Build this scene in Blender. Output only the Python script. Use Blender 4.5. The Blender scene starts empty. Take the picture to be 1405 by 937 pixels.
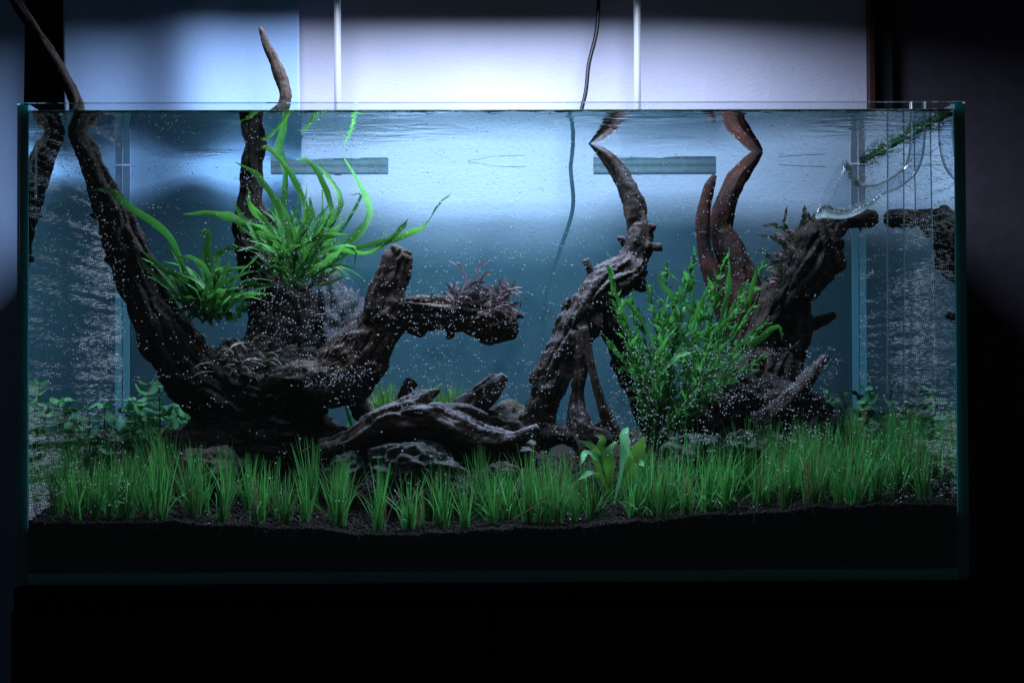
import bpy, bmesh, math, random
import numpy as np
from mathutils import Vector, Matrix, noise

random.seed(7); rng = np.random.default_rng(11)
sc = bpy.context.scene
C = sc.collection

# ------------------------------------------------------------------ camera
W, H = 1405.0, 937.0
CAM = Vector((-0.00858, -1.6557, 0.19475))
YAW, PITCH, ROLL, FPX = 0.01546, 0.0198, -0.00395, 2398.6
_f = Vector((math.sin(YAW)*math.cos(PITCH), math.cos(YAW)*math.cos(PITCH), math.sin(PITCH)))
_r0 = Vector((math.cos(YAW), -math.sin(YAW), 0)); _u0 = _r0.cross(_f)
_r = _r0*math.cos(ROLL) + _u0*math.sin(ROLL); _u = _u0*math.cos(ROLL) - _r0*math.sin(ROLL)
cam_d = bpy.data.cameras.new('camera'); cam = bpy.data.objects.new('camera', cam_d); C.objects.link(cam)
cam.matrix_world = Matrix(((_r.x, _u.x, -_f.x, CAM.x), (_r.y, _u.y, -_f.y, CAM.y), (_r.z, _u.z, -_f.z, CAM.z), (0, 0, 0, 1)))
cam_d.sensor_width = 36.0; cam_d.lens = FPX/W*36.0; cam_d.clip_end = 50; cam_d.clip_start = 0.05
sc.camera = cam

# ------------------------------------------------------------------ world, lamp, exposure
world = bpy.data.worlds.new('World'); sc.world = world; world.use_nodes = True
bg = world.node_tree.nodes['Background']
bg.inputs[0].default_value = (0.25, 0.34, 0.40, 1); bg.inputs[1].default_value = 0.036
LAMP_X = -0.01
ld = bpy.data.lights.new('aquarium_lamp', 'AREA'); ld.shape = 'RECTANGLE'; ld.size = 0.52; ld.size_y = 0.20
ld.spread = math.radians(170); ld.energy = 11.8; ld.color = (0.66, 0.79, 1.0)
lamp = bpy.data.objects.new('aquarium_lamp', ld); C.objects.link(lamp); lamp.location = (LAMP_X, 0.225, 0.455+0.208)
vs = sc.view_settings
vs.view_transform = 'Standard'; vs.look = 'None'; vs.exposure = 0.22; vs.gamma = 1.0; vs.use_curve_mapping = False
cy = sc.cycles
cy.max_bounces = 10; cy.diffuse_bounces = 4; cy.glossy_bounces = 6; cy.transmission_bounces = 8
cy.transparent_max_bounces = 40; cy.caustics_reflective = False; cy.caustics_refractive = False
cy.use_denoising = True; cy.sample_clamp_indirect = 4.0; cy.blur_glossy = 0.3

# ------------------------------------------------------------------ helpers
def ray(px, py):
    return (_f + _r*((px - W/2)/FPX) + _u*((H/2 - py)/FPX))
def at(px, py, Y):
    d = ray(px, py); return CAM + d*((Y - CAM.y)/d.y)
def pxr(r, Y): return r*(Y - CAM.y)/FPX          # length of r picture units at that distance

def mesh_obj(name, verts, faces, mat=None, parent=None, smooth=True):
    me = bpy.data.meshes.new(name)
    me.from_pydata([tuple(v) for v in verts], [], [tuple(f) for f in faces]); me.update()
    if smooth: me.polygons.foreach_set('use_smooth', [True]*len(me.polygons))
    return link(name, me, mat, parent)
def link(name, me, mat=None, parent=None):
    o = bpy.data.objects.new(name, me); C.objects.link(o)
    if mat is not None and not me.materials: me.materials.append(mat)
    if parent: o.parent = parent
    return o
def big_mesh(name, V, F, mat=None, parent=None, smooth=True):
    V = np.asarray(V, np.float32); F = np.asarray(F, np.int32)
    me = bpy.data.meshes.new(name); k = F.shape[1]
    me.vertices.add(len(V)); me.vertices.foreach_set('co', V.ravel())
    me.loops.add(F.size); me.loops.foreach_set('vertex_index', F.ravel())
    me.polygons.add(len(F)); me.polygons.foreach_set('loop_start', np.arange(len(F))*k)
    me.polygons.foreach_set('use_smooth', np.full(len(F), smooth))
    me.update(calc_edges=True); me.validate()
    return link(name, me, mat, parent)
def tag(o, label=None, cat=None, group=None, kind=None):
    if label: o['label'] = label
    if cat: o['category'] = cat
    if group: o['group'] = group
    if kind: o['kind'] = kind
    return o
def thing(name, label, cat, loc=(0, 0, 0), group=None):
    o = bpy.data.objects.new(name, None); C.objects.link(o); o.location = loc; o.empty_display_size = 0.02
    return tag(o, label, cat, group)
def keep(child, parent):                       # parent without moving (parents only carry a translation)
    child.parent = parent; child.location = Vector(child.location) - Vector(parent.location); return child
BOXF = [(0, 3, 2, 1), (4, 5, 6, 7), (0, 1, 5, 4), (1, 2, 6, 5), (2, 3, 7, 6), (3, 0, 4, 7)]
def box(name, a, b, mat, parent=None, bevel=0.0):
    (x0, y0, z0), (x1, y1, z1) = a, b
    V = [(x0, y0, z0), (x1, y0, z0), (x1, y1, z0), (x0, y1, z0), (x0, y0, z1), (x1, y0, z1), (x1, y1, z1), (x0, y1, z1)]
    o = mesh_obj(name, V, BOXF, mat, None, smooth=False)
    if bevel:
        bm = bmesh.new(); bm.from_mesh(o.data)
        bmesh.ops.bevel(bm, geom=bm.edges[:], offset=bevel, segments=2, affect='EDGES'); bm.to_mesh(o.data); bm.free()
    if parent: keep(o, parent)
    return o
def catmull(P, n):
    P = np.asarray(P, float); P = np.vstack([2*P[0]-P[1], P, 2*P[-1]-P[-2]]); out = []
    for i in range(1, len(P)-2):
        for t in np.linspace(0, 1, n, endpoint=False):
            a, b, c, d = P[i-1], P[i], P[i+1], P[i+2]
            out.append(0.5*((2*b) + (c-a)*t + (2*a-5*b+4*c-d)*t*t + (3*b-a-3*c+d)*t**3))
    out.append(P[-2]); return np.array(out)
def frames(S):
    T = np.gradient(S, axis=0); T /= np.linalg.norm(T, axis=1)[:, None] + 1e-12
    N = np.zeros_like(T); ref = np.array([0, 1, 0.]) if abs(T[0][1]) < 0.9 else np.array([1., 0, 0])
    n = ref - T[0]*ref.dot(T[0]); N[0] = n/np.linalg.norm(n)
    for i in range(1, len(T)):
        n = N[i-1] - T[i]*N[i-1].dot(T[i]); N[i] = n/(np.linalg.norm(n)+1e-12)
    return T, N, np.cross(T, N)
def tube(S, R, k=12, cap=True):
    S = np.asarray(S, float); R = np.broadcast_to(np.asarray(R, float), (len(S),))
    T, N, B = frames(S); V = []; F = []
    for i in range(len(S)):
        for j in range(k):
            a = 2*math.pi*j/k; V.append(S[i] + R[i]*(math.cos(a)*N[i] + math.sin(a)*B[i]))
    for i in range(len(S)-1):
        for j in range(k):
            j2 = (j+1) % k; F.append((i*k+j, i*k+j2, (i+1)*k+j2, (i+1)*k+j))
    if cap:
        F.append(tuple(range(k-1, -1, -1))); F.append(tuple((len(S)-1)*k + j for j in range(k)))
    return V, F

# ------------------------------------------------------------------ materials
def mat(name):
    m = bpy.data.materials.new(name); m.use_nodes = True; nt = m.node_tree; nt.nodes.clear()
    out = nt.nodes.new('ShaderNodeOutputMaterial'); return m, nt, out
def N(nt, t, **kw):
    n = nt.nodes.new('ShaderNode'+t)
    for k, v in kw.items():
        if k.startswith('i_'):
            key = k[2:]; key = int(key) if key.isdigit() else key.replace('_', ' ')
            n.inputs[key].default_value = v
        else: setattr(n, k, v)
    return n
def ramp(nt, fac, stops):
    r = N(nt, 'ValToRGB'); e = r.color_ramp.elements
    while len(e) > 1: e.remove(e[-1])
    e[0].position = stops[0][0]; e[0].color = (*stops[0][1], 1)
    for p, c in stops[1:]:
        x = e.new(p); x.color = (*c, 1)
    nt.links.new(fac, r.inputs[0]); return r.outputs[0]
def simple(name, col, rough=0.6, metal=0.0, spec=0.3, nscale=None, namt=0.3, bump=0.0, bscale=None):
    m, nt, out = mat(name); b = N(nt, 'BsdfPrincipled'); L = nt.links.new
    b.inputs['Roughness'].default_value = rough; b.inputs['Metallic'].default_value = metal
    b.inputs['Specular IOR Level'].default_value = spec
    if nscale:
        tc = N(nt, 'TexCoord'); nz = N(nt, 'TexNoise', i_Scale=nscale, i_Detail=6.0); L(tc.outputs['Object'], nz.inputs['Vector'])
        lo = tuple(c*(1-namt) for c in col); hi = tuple(min(1, c*(1+namt)) for c in col)
        L(ramp(nt, nz.outputs['Fac'], [(0.3, lo), (0.7, hi)]), b.inputs['Base Color'])
        if bump:
            nb = N(nt, 'TexNoise', i_Scale=bscale or nscale, i_Detail=8.0); L(tc.outputs['Object'], nb.inputs['Vector'])
            bp = N(nt, 'Bump', i_Strength=1.0, i_Distance=bump); L(nb.outputs['Fac'], bp.inputs['Height']); L(bp.outputs[0], b.inputs['Normal'])
    else: b.inputs['Base Color'].default_value = (*col, 1)
    L(b.outputs[0], out.inputs[0]); return m
def clear(name, ior, tint, rough=0.0, wave=None, gloss=(1, 1, 1)):
    """clear medium boundary: Fresnel share mirrored, the rest passes"""
    m, nt, out = mat(name); L = nt.links.new
    fr = N(nt, 'Fresnel', i_IOR=ior); tr = N(nt, 'BsdfTransparent'); tr.inputs[0].default_value = (*tint, 1)
    gl = N(nt, 'BsdfGlossy'); gl.inputs['Roughness'].default_value = rough; gl.inputs[0].default_value = (*gloss, 1); mx = N(nt, 'MixShader')
    if wave:
        tc = N(nt, 'TexCoord'); mp = N(nt, 'Mapping'); mp.inputs['Scale'].default_value = (1, 1.5, 1)
        n1 = N(nt, 'TexNoise', i_Scale=wave[1], i_Detail=2.0, i_Roughness=0.45, i_Distortion=0.4)
        L(tc.outputs['Object'], mp.inputs[0]); L(mp.outputs[0], n1.inputs['Vector'])
        # ripples die out away from the pipe's stream
        big = N(nt, 'TexNoise', i_Scale=5.0, i_Detail=1.0); L(tc.outputs['Object'], big.inputs['Vector'])
        mr = N(nt, 'MapRange'); mr.inputs[1].default_value = 0.45; mr.inputs[2].default_value = 0.70
        L(big.outputs['Fac'], mr.inputs[0])
        mu = N(nt, 'Math', operation='MULTIPLY'); L(n1.outputs['Fac'], mu.inputs[0]); L(mr.outputs[0], mu.inputs[1])
        bp = N(nt, 'Bump', i_Strength=1.0, i_Distance=wave[0]); L(mu.outputs[0], bp.inputs['Height'])
        L(bp.outputs[0], gl.inputs['Normal'])
    L(fr.outputs[0], mx.inputs[0]); L(tr.outputs[0], mx.inputs[1]); L(gl.outputs[0], mx.inputs[2]); L(mx.outputs[0], out.inputs[0])
    return m
M = {}
M['water'] = clear('water', 1.333, (0.97, 0.99, 1.0))
M['water_top'] = clear('water_surface', 1.333, (0.90, 0.97, 1.0), wave=(0.0015, 32.0))
M['glass'] = clear('clear_glass', 1.5, (0.97, 0.99, 0.985))
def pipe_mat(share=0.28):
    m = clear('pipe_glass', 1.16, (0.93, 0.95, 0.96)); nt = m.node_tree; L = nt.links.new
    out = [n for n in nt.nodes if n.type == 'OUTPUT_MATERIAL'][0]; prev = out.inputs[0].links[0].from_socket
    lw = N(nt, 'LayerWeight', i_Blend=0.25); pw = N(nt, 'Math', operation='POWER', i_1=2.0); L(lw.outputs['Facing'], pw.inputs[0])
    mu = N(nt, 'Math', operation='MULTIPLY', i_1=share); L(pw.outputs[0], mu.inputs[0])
    d = N(nt, 'BsdfDiffuse'); d.inputs[0].default_value = (0.55, 0.62, 0.66, 1); t = N(nt, 'BsdfTranslucent'); t.inputs[0].default_value = (0.55, 0.62, 0.66, 1)  # pale grey painted into grazing edges in place of bright reflections
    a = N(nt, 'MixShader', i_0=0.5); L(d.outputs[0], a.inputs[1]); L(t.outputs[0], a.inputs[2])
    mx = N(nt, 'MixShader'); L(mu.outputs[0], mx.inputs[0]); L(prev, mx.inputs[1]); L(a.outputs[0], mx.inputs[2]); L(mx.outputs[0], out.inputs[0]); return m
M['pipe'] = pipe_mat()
M['pipe_dim'] = M['pipe']  # weaker painted edge, for the intake pipe
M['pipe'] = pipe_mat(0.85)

def film_mat():
    m, nt, out = mat('glow_film'); L = nt.links.new  # added sheet, its teal stands in for light scattered in water; blotches are algae
    tc = N(nt, 'TexCoord'); nz = N(nt, 'TexNoise', i_Scale=17.0, i_Detail=2.0); L(tc.outputs['Object'], nz.inputs['Vector'])
    col = ramp(nt, nz.outputs['Fac'], [(0.30, (0.08, 0.22, 0.29)), (0.42, (0.13, 0.32, 0.41)), (0.7, (0.15, 0.35, 0.44))])
    d = N(nt, 'BsdfDiffuse'); L(col, d.inputs[0]); t = N(nt, 'BsdfTransparent'); t.inputs[0].default_value = (0.80, 0.97, 1.0, 1)
    tl = N(nt, 'BsdfTranslucent'); tl.inputs[0].default_value = (0.2, 0.5, 0.62, 1); md = N(nt, 'MixShader', i_0=0.45)
    L(d.outputs[0], md.inputs[1]); L(tl.outputs[0], md.inputs[2])
    mx = N(nt, 'MixShader', i_0=0.26)
    L(t.outputs[0], mx.inputs[1]); L(md.outputs[0], mx.inputs[2]); L(mx.outputs[0], out.inputs[0]); return m
M['film'] = film_mat()
def edge_mat(name, col, tr=0.6, clearness=0.0):
    m, nt, out = mat(name); L = nt.links.new
    d = N(nt, 'BsdfDiffuse'); d.inputs[0].default_value = (*col, 1)
    t = N(nt, 'BsdfTranslucent'); t.inputs[0].default_value = (*col, 1); mx = N(nt, 'MixShader', i_0=tr)
    L(d.outputs[0], mx.inputs[1]); L(t.outputs[0], mx.inputs[2])
    g = N(nt, 'BsdfGlossy'); g.inputs['Roughness'].default_value = 0.15; m2 = N(nt, 'MixShader', i_0=0.05)
    L(mx.outputs[0], m2.inputs[1]); L(g.outputs[0], m2.inputs[2]); last = m2
    if clearness:
        tp = N(nt, 'BsdfTransparent'); m3 = N(nt, 'MixShader', i_0=clearness); L(m2.outputs[0], m3.inputs[1]); L(tp.outputs[0], m3.inputs[2]); last = m3
    L(last.outputs[0], out.inputs[0]); return m
M['edge'] = edge_mat('glass_edge', (0.05, 0.42, 0.43), 0.6)
M['edge_low'] = edge_mat('glass_edge_low', (0.15, 0.85, 0.80), 0.2)  # piped light put into the colour: brighter copy of the side edge
M['seam'] = edge_mat('silicone_seam', (0.20, 0.55, 0.68), 0.4, 0.45)
M['bubble'] = simple('bubble', (0.86, 0.84, 0.88), 0.25, spec=0.8)
M['soil'] = simple('soil', (0.014, 0.011, 0.010), 0.95, spec=0.1, nscale=300, namt=0.5)
M['cabinet'] = simple('cabinet_black', (0.003, 0.003, 0.0035), 0.5, spec=0.15, nscale=30, namt=0.3)
M['metal'] = simple('brushed_metal', (0.8, 0.8, 0.84), 0.4, metal=0.45)
M['plate'] = simple('plate_grey', (0.30, 0.33, 0.38), 0.5, nscale=200, namt=0.2)
M['cable'] = simple('cable_black', (0.008, 0.008, 0.010), 0.35)
M['black'] = simple('black_plastic', (0.01, 0.01, 0.01), 0.4)
M['scum'] = simple('scum', (0.09, 0.20, 0.06), 0.8, nscale=200, namt=0.6)
M['root'] = simple('root_white', (0.55, 0.55, 0.45), 0.7)

def wall_mat():
    m, nt, out = mat('plaster'); L = nt.links.new; b = N(nt, 'BsdfPrincipled'); b.inputs['Roughness'].default_value = 0.75
    b.inputs['Specular IOR Level'].default_value = 0.15
    tc = N(nt, 'TexCoord'); nz = N(nt, 'TexNoise', i_Scale=9.0, i_Detail=5.0); L(tc.outputs['Object'], nz.inputs['Vector'])
    L(ramp(nt, nz.outputs['Fac'], [(0.3, (0.40, 0.40, 0.52)), (0.7, (0.46, 0.45, 0.57))]), b.inputs['Base Color'])
    mp = N(nt, 'Mapping'); mp.inputs['Scale'].default_value = (1, 1, 2.2); L(tc.outputs['Object'], mp.inputs[0])
    n2 = N(nt, 'TexNoise', i_Scale=85.0, i_Detail=6.0, i_Distortion=1.5); L(mp.outputs[0], n2.inputs['Vector'])
    bp = N(nt, 'Bump', i_Strength=1.0, i_Distance=0.0008); L(n2.outputs['Fac'], bp.inputs['Height']); L(bp.outputs[0], b.inputs['Normal'])
    L(b.outputs[0], out.inputs[0]); return m
M['wall'] = wall_mat()
def cloth_mat():
    m, nt, out = mat('curtain_cloth'); L = nt.links.new; b = N(nt, 'BsdfPrincipled'); b.inputs['Roughness'].default_value = 0.9
    b.inputs['Specular IOR Level'].default_value = 0.05
    tc = N(nt, 'TexCoord'); nz = N(nt, 'TexNoise', i_Scale=900.0, i_Detail=3.0); L(tc.outputs['Object'], nz.inputs['Vector'])
    L(ramp(nt, nz.outputs['Fac'], [(0.25, (0.25, 0.38, 0.66)), (0.75, (0.37, 0.51, 0.78))]), b.inputs['Base Color'])
    L(b.outputs[0], out.inputs[0]); return m
M['cloth'] = cloth_mat()
M['frame_wood'] = simple('dark_red_wood', (0.035, 0.010, 0.010), 0.5, nscale=40, namt=0.4)
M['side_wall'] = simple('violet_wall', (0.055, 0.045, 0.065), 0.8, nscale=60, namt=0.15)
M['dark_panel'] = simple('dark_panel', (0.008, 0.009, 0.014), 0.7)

def wood_mat(name, lo, hi, dust, dust_col=(0.36, 0.34, 0.38)):
    m, nt, out = mat(name); L = nt.links.new; b = N(nt, 'BsdfPrincipled'); b.inputs['Roughness'].default_value = 0.75
    b.inputs['Specular IOR Level'].default_value = 0.2
    at_ = N(nt, 'Attribute', attribute_name='grain'); tc = N(nt, 'TexCoord')
    n1 = N(nt, 'TexNoise', i_Scale=2.0, i_Detail=8.0, i_Roughness=0.7); L(at_.outputs['Vector'], n1.inputs['Vector'])
    n2 = N(nt, 'TexNoise', i_Scale=26.0, i_Detail=5.0); L(tc.outputs['Object'], n2.inputs['Vector'])
    ad = N(nt, 'Math', operation='ADD'); L(n1.outputs['Fac'], ad.inputs[0]); L(n2.outputs['Fac'], ad.inputs[1])
    hf = N(nt, 'Math', operation='MULTIPLY', i_1=0.5); L(ad.outputs[0], hf.inputs[0])
    base = ramp(nt, hf.outputs[0], [(0.38, lo), (0.62, hi)])
    ge = N(nt, 'NewGeometry'); sx = N(nt, 'SeparateXYZ'); L(ge.outputs['Normal'], sx.inputs[0])
    n3 = N(nt, 'TexNoise', i_Scale=130.0, i_Detail=8.0, i_Roughness=0.72); L(tc.outputs['Object'], n3.inputs['Vector'])
    a2 = N(nt, 'Math', operation='MULTIPLY_ADD', i_1=0.55); L(sx.outputs[2], a2.inputs[0]); L(n3.outputs['Fac'], a2.inputs[2])
    mr = N(nt, 'MapRange'); mr.inputs[1].default_value = 0.70; mr.inputs[2].default_value = 1.02; mr.inputs[4].default_value = dust
    L(a2.outputs[0], mr.inputs[0])
    mx = N(nt, 'Mix', data_type='RGBA'); L(mr.outputs[0], mx.inputs[0]); L(base, mx.inputs[6]); mx.inputs[7].default_value = (*dust_col, 1)
    L(mx.outputs[2], b.inputs['Base Color'])
    bp = N(nt, 'Bump', i_Strength=1.0, i_Distance=0.0030); L(n1.outputs['Fac'], bp.inputs['Height'])
    bp2 = N(nt, 'Bump', i_Strength=1.0, i_Distance=0.0020); L(n3.outputs['Fac'], bp2.inputs['Height']); L(bp.outputs[0], bp2.inputs['Normal'])
    L(bp2.outputs[0], b.inputs['Normal']); L(b.outputs[0], out.inputs[0]); return m
M['wood'] = wood_mat('driftwood_dark', (0.003, 0.0015, 0.001), (0.022, 0.010, 0.006), 0.035)
M['wood_brown'] = wood_mat('driftwood_brown', (0.005, 0.003, 0.002), (0.080, 0.033, 0.019), 0.12)
M['wood_pale'] = wood_mat('driftwood_dusty', (0.004, 0.002, 0.002), (0.044, 0.021, 0.016), 0.26, (0.27, 0.24, 0.29))
M['wood_dusty'] = wood_mat('driftwood_pale_top', (0.006, 0.003, 0.003), (0.075, 0.036, 0.026), 0.75, (0.34, 0.31, 0.35))
M['wood_red'] = wood_mat('driftwood_red', (0.004, 0.0015, 0.0015), (0.055, 0.011, 0.006), 0.03)
def rock_mat(name, lo, hi):
    m, nt, out = mat(name); L = nt.links.new; b = N(nt, 'BsdfPrincipled'); b.inputs['Roughness'].default_value = 0.85
    b.inputs['Specular IOR Level'].default_value = 0.15
    tc = N(nt, 'TexCoord'); n1 = N(nt, 'TexNoise', i_Scale=60.0, i_Detail=9.0, i_Roughness=0.7); L(tc.outputs['Object'], n1.inputs['Vector'])
    L(ramp(nt, n1.outputs['Fac'], [(0.32, lo), (0.68, hi)]), b.inputs['Base Color'])
    bp = N(nt, 'Bump', i_Strength=1.0, i_Distance=0.003); L(n1.outputs['Fac'], bp.inputs['Height']); L(bp.outputs[0], b.inputs['Normal'])
    L(b.outputs[0], out.inputs[0]); return m
M['rock'] = rock_mat('rock_grey', (0.012, 0.014, 0.014), (0.10, 0.105, 0.10))
M['rock_green'] = rock_mat('rock_algae', (0.012, 0.018, 0.014), (0.07, 0.10, 0.075))
M['rock_brown'] = rock_mat('rock_brown', (0.02, 0.017, 0.014), (0.09, 0.076, 0.062))
M['rock_dark'] = rock_mat('rock_dark', (0.012, 0.013, 0.018), (0.05, 0.05, 0.06))
def leaf_mat(name, lo, hi, trans=0.45, tcol=None, rough=0.58, spots=0.0):
    m, nt, out = mat(name); L = nt.links.new
    oi = N(nt, 'ObjectInfo'); tc = N(nt, 'TexCoord')
    nz = N(nt, 'TexNoise', i_Scale=110.0, i_Detail=4.0); L(tc.outputs['Object'], nz.inputs['Vector'])
    ad = N(nt, 'Math', operation='MULTIPLY_ADD', i_1=0.5); L(oi.outputs['Random'], ad.inputs[0])
    m2 = N(nt, 'Math', operation='MULTIPLY', i_1=0.5); L(nz.outputs['Fac'], m2.inputs[0]); L(m2.outputs[0], ad.inputs[2])
    col0 = ramp(nt, ad.outputs[0], [(0.2, lo), (0.75, hi)])
    sp = N(nt, 'TexNoise', i_Scale=260.0, i_Detail=5.0, i_Roughness=0.75); L(tc.outputs['Object'], sp.inputs['Vector'])
    spf = ramp(nt, sp.outputs['Fac'], [(0.60, (0, 0, 0)), (0.72, (0.75, 0.75, 0.75))])
    bmx = N(nt, 'Mix', data_type='RGBA'); L(spf, bmx.inputs[0]); L(col0, bmx.inputs[6]); bmx.inputs[7].default_value = (lo[0]*1.6, lo[1]*0.55, lo[2]*0.8, 1); col = bmx.outputs[2]
    b = N(nt, 'BsdfPrincipled'); b.inputs['Roughness'].default_value = rough; b.inputs['Specular IOR Level'].default_value = 0.22
    L(col, b.inputs['Base Color'])
    bp = N(nt, 'Bump', i_Strength=0.6, i_Distance=0.0008); L(nz.outputs['Fac'], bp.inputs['Height']); L(bp.outputs[0], b.inputs['Normal'])
    t = N(nt, 'BsdfTranslucent')
    if tcol: t.inputs[0].default_value = (*tcol, 1)
    else: L(col, t.inputs[0])
    mx = N(nt, 'MixShader', i_0=trans); L(b.outputs[0], mx.inputs[1]); L(t.outputs[0], mx.inputs[2]); L(mx.outputs[0], out.inputs[0]); return m
M['fern'] = leaf_mat('fern_leaf', (0.022, 0.115, 0.022), (0.075, 0.29, 0.055), 0.42, (0.085, 0.29, 0.048))
M['fern_dark'] = leaf_mat('fern_leaf_dark', (0.012, 0.075, 0.016), (0.045, 0.21, 0.040), 0.35, (0.05, 0.22, 0.035))
M['bush'] = leaf_mat('bush_leaf', (0.014, 0.095, 0.020), (0.070, 0.31, 0.065), 0.38, (0.07, 0.30, 0.05))
M['grass'] = leaf_mat('grass_blade', (0.030, 0.175, 0.045), (0.105, 0.42, 0.12), 0.42, (0.11, 0.41, 0.095))
M['straw'] = leaf_mat('straw_blade', (0.16, 0.13, 0.06), (0.30, 0.24, 0.14), 0.3)
M['round'] = leaf_mat('round_leaf', (0.06, 0.25, 0.09), (0.17, 0.46, 0.22), 0.35)
M['crypt'] = leaf_mat('broad_leaf', (0.05, 0.24, 0.08), (0.13, 0.42, 0.17), 0.25, (0.16, 0.36, 0.05))
M['buce'] = leaf_mat('dark_leaf', (0.018, 0.028, 0.024), (0.17, 0.11, 0.13), 0.2)
M['buce_pink'] = leaf_mat('pink_leaf', (0.16, 0.05, 0.07), (0.42, 0.26, 0.30), 0.2)
M['bronze'] = leaf_mat('bronze_leaf', (0.03, 0.05, 0.03), (0.13, 0.12, 0.06), 0.3)
M['moss'] = leaf_mat('moss', (0.05, 0.15, 0.03), (0.14, 0.30, 0.06), 0.4)
M['stem_green'] = simple('stem_green', (0.05, 0.10, 0.035), 0.6, nscale=90, namt=0.4)
M['stem'] = simple('stem', (0.14, 0.10, 0.08), 0.6, nscale=90, namt=0.4)

# ------------------------------------------------------------------ the room behind
TW, TD, TH, G = 0.45, 0.45, 0.455, 0.008
ZW = 0.449                                       # water level
YWALL = 0.515
x_a, x_b = at(418, 100, YWALL).x, at(1189, 100, YWALL).x
tag(box('wall', (x_a-0.25, YWALL, -0.75), (x_b, YWALL+0.05, 1.2), M['wall']), 'pale lavender plastered wall behind the aquarium', 'wall', kind='structure')
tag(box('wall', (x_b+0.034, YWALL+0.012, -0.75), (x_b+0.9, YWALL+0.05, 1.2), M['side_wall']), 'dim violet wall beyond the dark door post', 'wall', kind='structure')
dp = thing('door_post', 'dark reddish brown door post at the edge of the plastered wall', 'door post', (x_b+0.017, YWALL-0.01, -0.75))
box('post', (x_b+0.008, YWALL-0.004, -0.75), (x_b+0.0335, YWALL+0.03, 1.2), M['dark_panel'], dp, 0.002)
box('trim', (x_b+0.0005, YWALL-0.018, -0.75), (x_b+0.0078, YWALL+0.03, 1.2), M['frame_wood'], dp, 0.0015)
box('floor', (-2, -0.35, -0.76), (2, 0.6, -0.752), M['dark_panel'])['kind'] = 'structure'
bpn = box('dark_wall', (at(8, 100, YWALL).x, YWALL+0.02, -0.75), (x_a-0.2515, YWALL+0.05, 1.2), M['dark_panel'])  # strip has a near-black colour of its own
tag(bpn, 'near black wall strip showing between the two blue curtains', 'wall', kind='structure')

def curtain(name, x0, x1, ybase, amp, label, seed):
    nx, nz = 90, 40; V = []; F = []
    for side in (0, 1):
        for i in range(nx+1):
            x = x0 + (x1-x0)*i/nx
            for j in range(nz+1):
                z = -0.7 + 1.85*j/nz; u = x*34 + seed
                y = ybase - amp*(0.5+0.5*math.sin(u + 0.5*math.sin(u*0.6) + 0.25*math.sin(z*3+seed))) - amp*0.5*noise.noise((x*14, z*2.5, seed))
                V.append((x + 0.004*math.sin(z*5+seed), y + side*0.0015, z))
    n1 = (nx+1)*(nz+1); q = lambda i, j: i*(nz+1)+j
    for i in range(nx):
        for j in range(nz):
            F.append((q(i, j), q(i+1, j), q(i+1, j+1), q(i, j+1)))
            F.append((n1+q(i, j), n1+q(i, j+1), n1+q(i+1, j+1), n1+q(i+1, j)))
    for j in range(nz):
        F.append((q(0, j), q(0, j+1), n1+q(0, j+1), n1+q(0, j))); F.append((q(nx, j), n1+q(nx, j), n1+q(nx, j+1), q(nx, j+1)))
    return tag(mesh_obj(name, V, F, M['cloth']), label, 'curtain')
curtain('curtain', at(95, 100, .49).x, at(415, 100, .49).x, 0.492, 0.021, 'wide blue cloth curtain hanging beside the plastered wall', 1.3)
curtain('curtain', at(-160, 100, .50).x, at(24, 100, .50).x, 0.525, 0.012, 'narrow blue curtain edge past the dark wall strip', 4.1)

# ------------------------------------------------------------------ cabinet, tank, water
cab = thing('aquarium_cabinet', 'black cabinet carrying the glass aquarium', 'cabinet', (0, 0.2, -0.74))
box('top', (-0.452, -0.003, -0.020), (0.452, 0.455, -0.0015), M['cabinet'], cab, 0.001)
box('side', (-0.452, -0.001, -0.74), (-0.434, 0.455, -0.0205), M['cabinet'], cab)
box('side', (0.434, -0.001, -0.74), (0.452, 0.455, -0.0205), M['cabinet'], cab)
box('back', (-0.4335, 0.440, -0.74), (0.4335, 0.455, -0.0205), M['cabinet'], cab)
for s in (-1, 1):
    box('door', (min(s*0.002, s*0.450), -0.020, -0.70), (max(s*0.002, s*0.450), -0.0035, -0.022), M['cabinet'], cab, 0.001)

tank = thing('aquarium', 'rimless clear glass aquarium filled with water and planted', 'aquarium', (0, 0.225, 0))
e = 0.0004
box('front_pane', (-TW, 0, 0), (TW, G, TH), M['glass'], tank)
box('back_pane', (-TW, TD-G, 0), (TW, TD, TH), M['glass'], tank)
box('side_pane', (-TW, G+0.004+e, 0), (-TW+G, TD-G-e, TH), M['glass'], tank)
box('side_pane', (TW-G, G+0.004+e, 0), (TW, TD-G-e, TH), M['glass'], tank)
box('bottom_pane', (-TW+G+e, G+e, 0), (TW-G-e, TD-G-e, 0.010), M['edge_low'], tank)
box('pane_edge', (-TW, G+e, 0.0), (-TW+G, G+0.004, TH-0.001), M['edge'], tank)
box('pane_edge', (TW-G, G+e, 0.0), (TW, G+0.004, TH-0.001), M['edge'], tank)
xi, yf, yb = TW-G-0.0006, G+0.0006, TD-G-0.0006
for s in (-1, 1):
    a, b = s*(xi-0.0006), s*(xi-0.0086)
    box('silicone_seam', (min(a, b), yb-0.0035, 0.02), (max(a, b), yb-0.0015, ZW-0.001), M['seam'], tank)
flm = mesh_obj('glow_film', [(-xi+0.0095, yb-0.0008, 0.011), (xi-0.0095, yb-0.0008, 0.011), (xi-0.0095, yb-0.0008, ZW-0.0001), (-xi+0.0095, yb-0.0008, ZW-0.0001)], [(0, 1, 2, 3)], M['film'], None, False)
keep(flm, tank); flm['label'] = 'thin teal glow film with algae blotches added at the back pane'
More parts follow.
